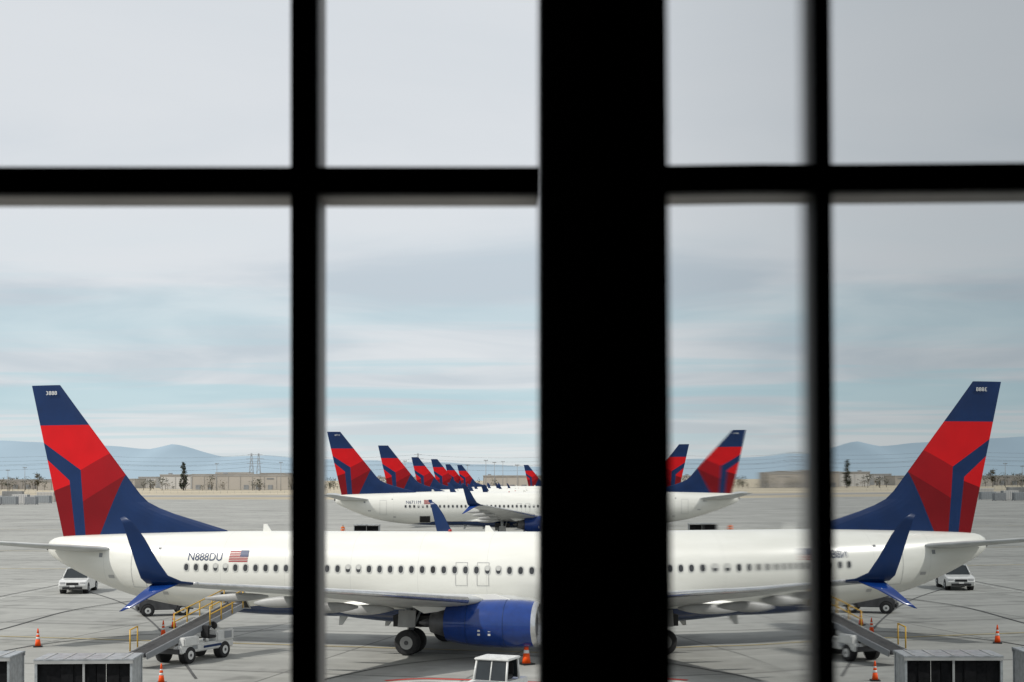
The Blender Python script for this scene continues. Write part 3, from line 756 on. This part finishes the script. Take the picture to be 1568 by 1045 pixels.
# ------------------------------------------------------------ terminal interior, window, glass partition
ZW=3.0
mb=MB()
x0,x1,y0,zf,zc=-7,7,-6,H-1.6,H+2.4
mb.box(((x0+x1)/2,(y0+ZW)/2,zf-.15),(x1-x0+.6,ZW-y0+.3,.3),'room'); mb.box(((x0+x1)/2,(y0+ZW)/2,zc+.15),(x1-x0+.6,ZW-y0+.3,.3),'room')
mb.box((x0-.15,(y0+ZW)/2,(zf+zc)/2),(.3,ZW-y0,zc-zf),'room'); mb.box((x1+.15,(y0+ZW)/2,(zf+zc)/2),(.3,ZW-y0,zc-zf),'room')
mb.box((0,y0-.15,(zf+zc)/2),(x1-x0,.3,zc-zf),'room')
mb.box((0,ZW+.08,zf+.2),(x1-x0,.16,.4),'room'); mb.box((0,ZW+.08,zc-.15),(x1-x0,.16,.3),'room')
mb.box((0,-1.6,(zf-.3)/2),(14,8.6,zf-.32),'palewall')
mb.obj('terminal_building')
mb=MB(); zb,zt=zf+.4,zc-.3
DB=.03; DO=.12
def vbar(xc,w):
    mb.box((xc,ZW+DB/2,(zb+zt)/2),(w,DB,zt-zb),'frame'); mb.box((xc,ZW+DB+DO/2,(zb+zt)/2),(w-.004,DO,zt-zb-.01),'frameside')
hz=[H+.632,H+1.62,H-.85]
xs=[-.4385,-1.42,-2.41,-3.40,-4.39,-5.38,-6.37,.75,1.74,2.73,3.72,4.71,5.70,6.6]
for x in xs: vbar(x,.057)
xs2=sorted(xs+[.10]); edges=[-7]+xs2+[7]
for a,b in zip(edges[:-1],edges[1:]):
    wa=.0285 if a in xs else (0.045 if a==.10 else 0); wb=.0285 if b in xs else (0.045 if b==.10 else 0)
    A=a+wa;B=b-wb
    for z in hz:
        mb.box(((A+B)/2,ZW+DB/2+.002,z),(B-A,DB,.058),'frame'); mb.box(((A+B)/2,ZW+DB+DO/2+.002,z),(B-A,DO,.054),'framelit')
mb.obj('window_frame')
mb=MB(); YF=1.83; xl=41/F
A=[Vector((xl*YF,YF,zf)),Vector((.38,YF,zf)),Vector((.38,ZW+.14,zf)),Vector((xl*(ZW+.14),ZW+.14,zf))]
B=[Vector((v.x,v.y,zc)) for v in A]
mb.loft([A,B],'frame',False); mb.obj('structural_column')
TH=[(0,4),(.41,4),(.46,7),(.51,20),(.56,33),(.62,37),(.78,32),(.9,32),(2.3,32)]
def th(y):
    for (a,b),(c,d) in zip(TH[:-1],TH[1:]):
        if a<=y<=c: return (b+(d-b)*(y-a)/(c-a))/F
    return TH[-1][1]/F
g=bpy.data.materials.new('reflective_glass'); g.use_nodes=True; b=g.node_tree.nodes['Principled BSDF']
b.inputs['Metallic'].default_value=1; b.inputs['Roughness'].default_value=0.0
nt=g.node_tree; tc=nt.nodes.new('ShaderNodeTexCoord'); nn=nt.nodes.new('ShaderNodeTexNoise'); nn.inputs['Scale'].default_value=2
nt.links.new(tc.outputs['Object'],nn.inputs['Vector']); mx=nt.nodes.new('ShaderNodeMix'); mx.data_type='RGBA'
mx.inputs[6].default_value=(.54,.56,.57,1); mx.inputs[7].default_value=(.58,.60,.61,1); nt.links.new(nn.outputs[0],mx.inputs[0]); nt.links.new(mx.outputs[2],b.inputs['Base Color'])
bm=bmesh.new(); ys=[-.15+i*.01 for i in range(int((YF-.004+.15)/.01)+1)]; x=.0950; X=[]
for i,y in enumerate(ys):
    if i: x+=th(max(0,(y+ys[i-1])/2))*(y-ys[i-1])
    X.append(x)
i0=min(range(len(ys)),key=lambda i:abs(ys[i])); off=.0985-X[i0]
col=[]
for x,y in zip(X,ys):
    col.append([bm.verts.new((x+off-.004*(z-H),y,z)) for z in (zf+.002,H,zc-.002)])
for a,b2 in zip(col[:-1],col[1:]):
    for k in range(2):
        f=bm.faces.new((a[k],b2[k],b2[k+1],a[k+1])); f.smooth=True
bmesh.ops.recalc_face_normals(bm,faces=bm.faces[:])
me=bpy.data.meshes.new('glass_partition'); bm.to_mesh(me); bm.free(); me.materials.append(g)
gp_=bpy.data.objects.new('glass_partition',me); COL.objects.link(gp_)

# ------------------------------------------------------------ sky, sun
w=bpy.data.worlds.new('World'); scene.world=w; w.use_nodes=True; N=w.node_tree.nodes; L=w.node_tree.links
bg=N['Background']; bg.inputs['Strength'].default_value=1.0
sd=Vector((-.66,-.30,.72)).normalized()
el=math.asin(sd.z); az=math.atan2(sd.x,sd.y)
sky=N.new('ShaderNodeTexSky'); sky.sky_type='NISHITA'; sky.sun_disc=False; sky.sun_elevation=el; sky.sun_rotation=az%(2*math.pi); sky.dust_density=2.0
tc=N.new('ShaderNodeTexCoord'); sp=N.new('ShaderNodeSeparateXYZ'); L.new(tc.outputs['Generated'],sp.inputs[0])
def mth(op,a,c=None,cl=False):
    n=N.new('ShaderNodeMath'); n.operation=op; n.use_clamp=cl
    for i,v in enumerate((a,c)):
        if v is None: continue
        if isinstance(v,(int,float)): n.inputs[i].default_value=v
        else: L.new(v,n.inputs[i])
    return n.outputs[0]
zz=mth('ADD',mth('MAXIMUM',sp.outputs[2],0.0),.05)
cb=N.new('ShaderNodeCombineXYZ'); L.new(mth('DIVIDE',sp.outputs[0],zz),cb.inputs[0]); L.new(mth('DIVIDE',sp.outputs[1],zz),cb.inputs[1])
def cn(sc,scv,det,loc=(0,0,0),dist=.4):
    mp=N.new('ShaderNodeMapping'); mp.inputs['Scale'].default_value=scv; mp.inputs['Location'].default_value=loc; L.new(cb.outputs[0],mp.inputs[0])
    n=N.new('ShaderNodeTexNoise'); n.inputs['Scale'].default_value=sc; n.inputs['Detail'].default_value=det; n.inputs['Distortion'].default_value=dist; n.inputs['Roughness'].default_value=.5
    L.new(mp.outputs[0],n.inputs['Vector']); return n.outputs[0]
n1=cn(.7,(.8,.8,1),6,(3,1,0),.8); n2=cn(.9,(.30,1.1,1),6,(8,4,0),.6)
def mr(v,a,b_,c=0,d=1):
    r=N.new('ShaderNodeMapRange'); r.inputs[1].default_value=a; r.inputs[2].default_value=b_; r.inputs[3].default_value=c; r.inputs[4].default_value=d; r.interpolation_type='SMOOTHSTEP'; L.new(v,r.inputs[0]); return r.outputs[0]
def mix(f,a,b_):
    m=N.new('ShaderNodeMix'); m.data_type='RGBA'
    if isinstance(f,float): m.inputs[0].default_value=f
    else: L.new(f,m.inputs[0])
    for i,v in((6,a),(7,b_)):
        if isinstance(v,tuple): m.inputs[i].default_value=(*v,1)
        else: L.new(v,m.inputs[i])
    return m.outputs[2]
cloud=mix(mr(n1,.32,.66),(.56,.63,.69),(.76,.79,.82))
high=mix(mr(sp.outputs[2],.13,.27,0,.8),cloud,(.75,.775,.80))
gapf=mth('MULTIPLY',mr(n2,.45,.60),mr(sp.outputs[2],.19,.05))
c2=mix(mth('MULTIPLY',gapf,.70),high,(.48,.69,.76))
hor=mix(mr(sp.outputs[2],.065,.0,0.0,.65),c2,(.78,.83,.83))
sc=N.new('ShaderNodeVectorMath'); sc.operation='SCALE'; sc.inputs[3].default_value=.12; L.new(sky.outputs[0],sc.inputs[0])
fin=mix(.08,hor,sc.outputs[0])
L.new(fin,bg.inputs['Color'])
sl=bpy.data.lights.new('sun','SUN'); sl.energy=3.1; sl.angle=rad(1.0); sl.color=(1,.965,.90)
so=bpy.data.objects.new('sun',sl); COL.objects.link(so); so.rotation_euler=(-sd).to_track_quat('-Z','Y').to_euler(); so.location=(0,0,60)

# ------------------------------------------------------------ camera
cd=bpy.data.cameras.new('camera'); cam=bpy.data.objects.new('camera',cd); COL.objects.link(cam)
cam.location=(0,0,H); cam.rotation_euler=(rad(90),0,0)
cd.lens=50; cd.sensor_width=36; cd.shift_y=(735-522.5)/1568; cd.clip_start=.02; cd.clip_end=60000
cd.dof.use_dof=True; cd.dof.focus_distance=75; cd.dof.aperture_fstop=3.4
scene.camera=cam
scene.view_settings.view_transform='Standard'; scene.view_settings.look='None'; scene.view_settings.exposure=0
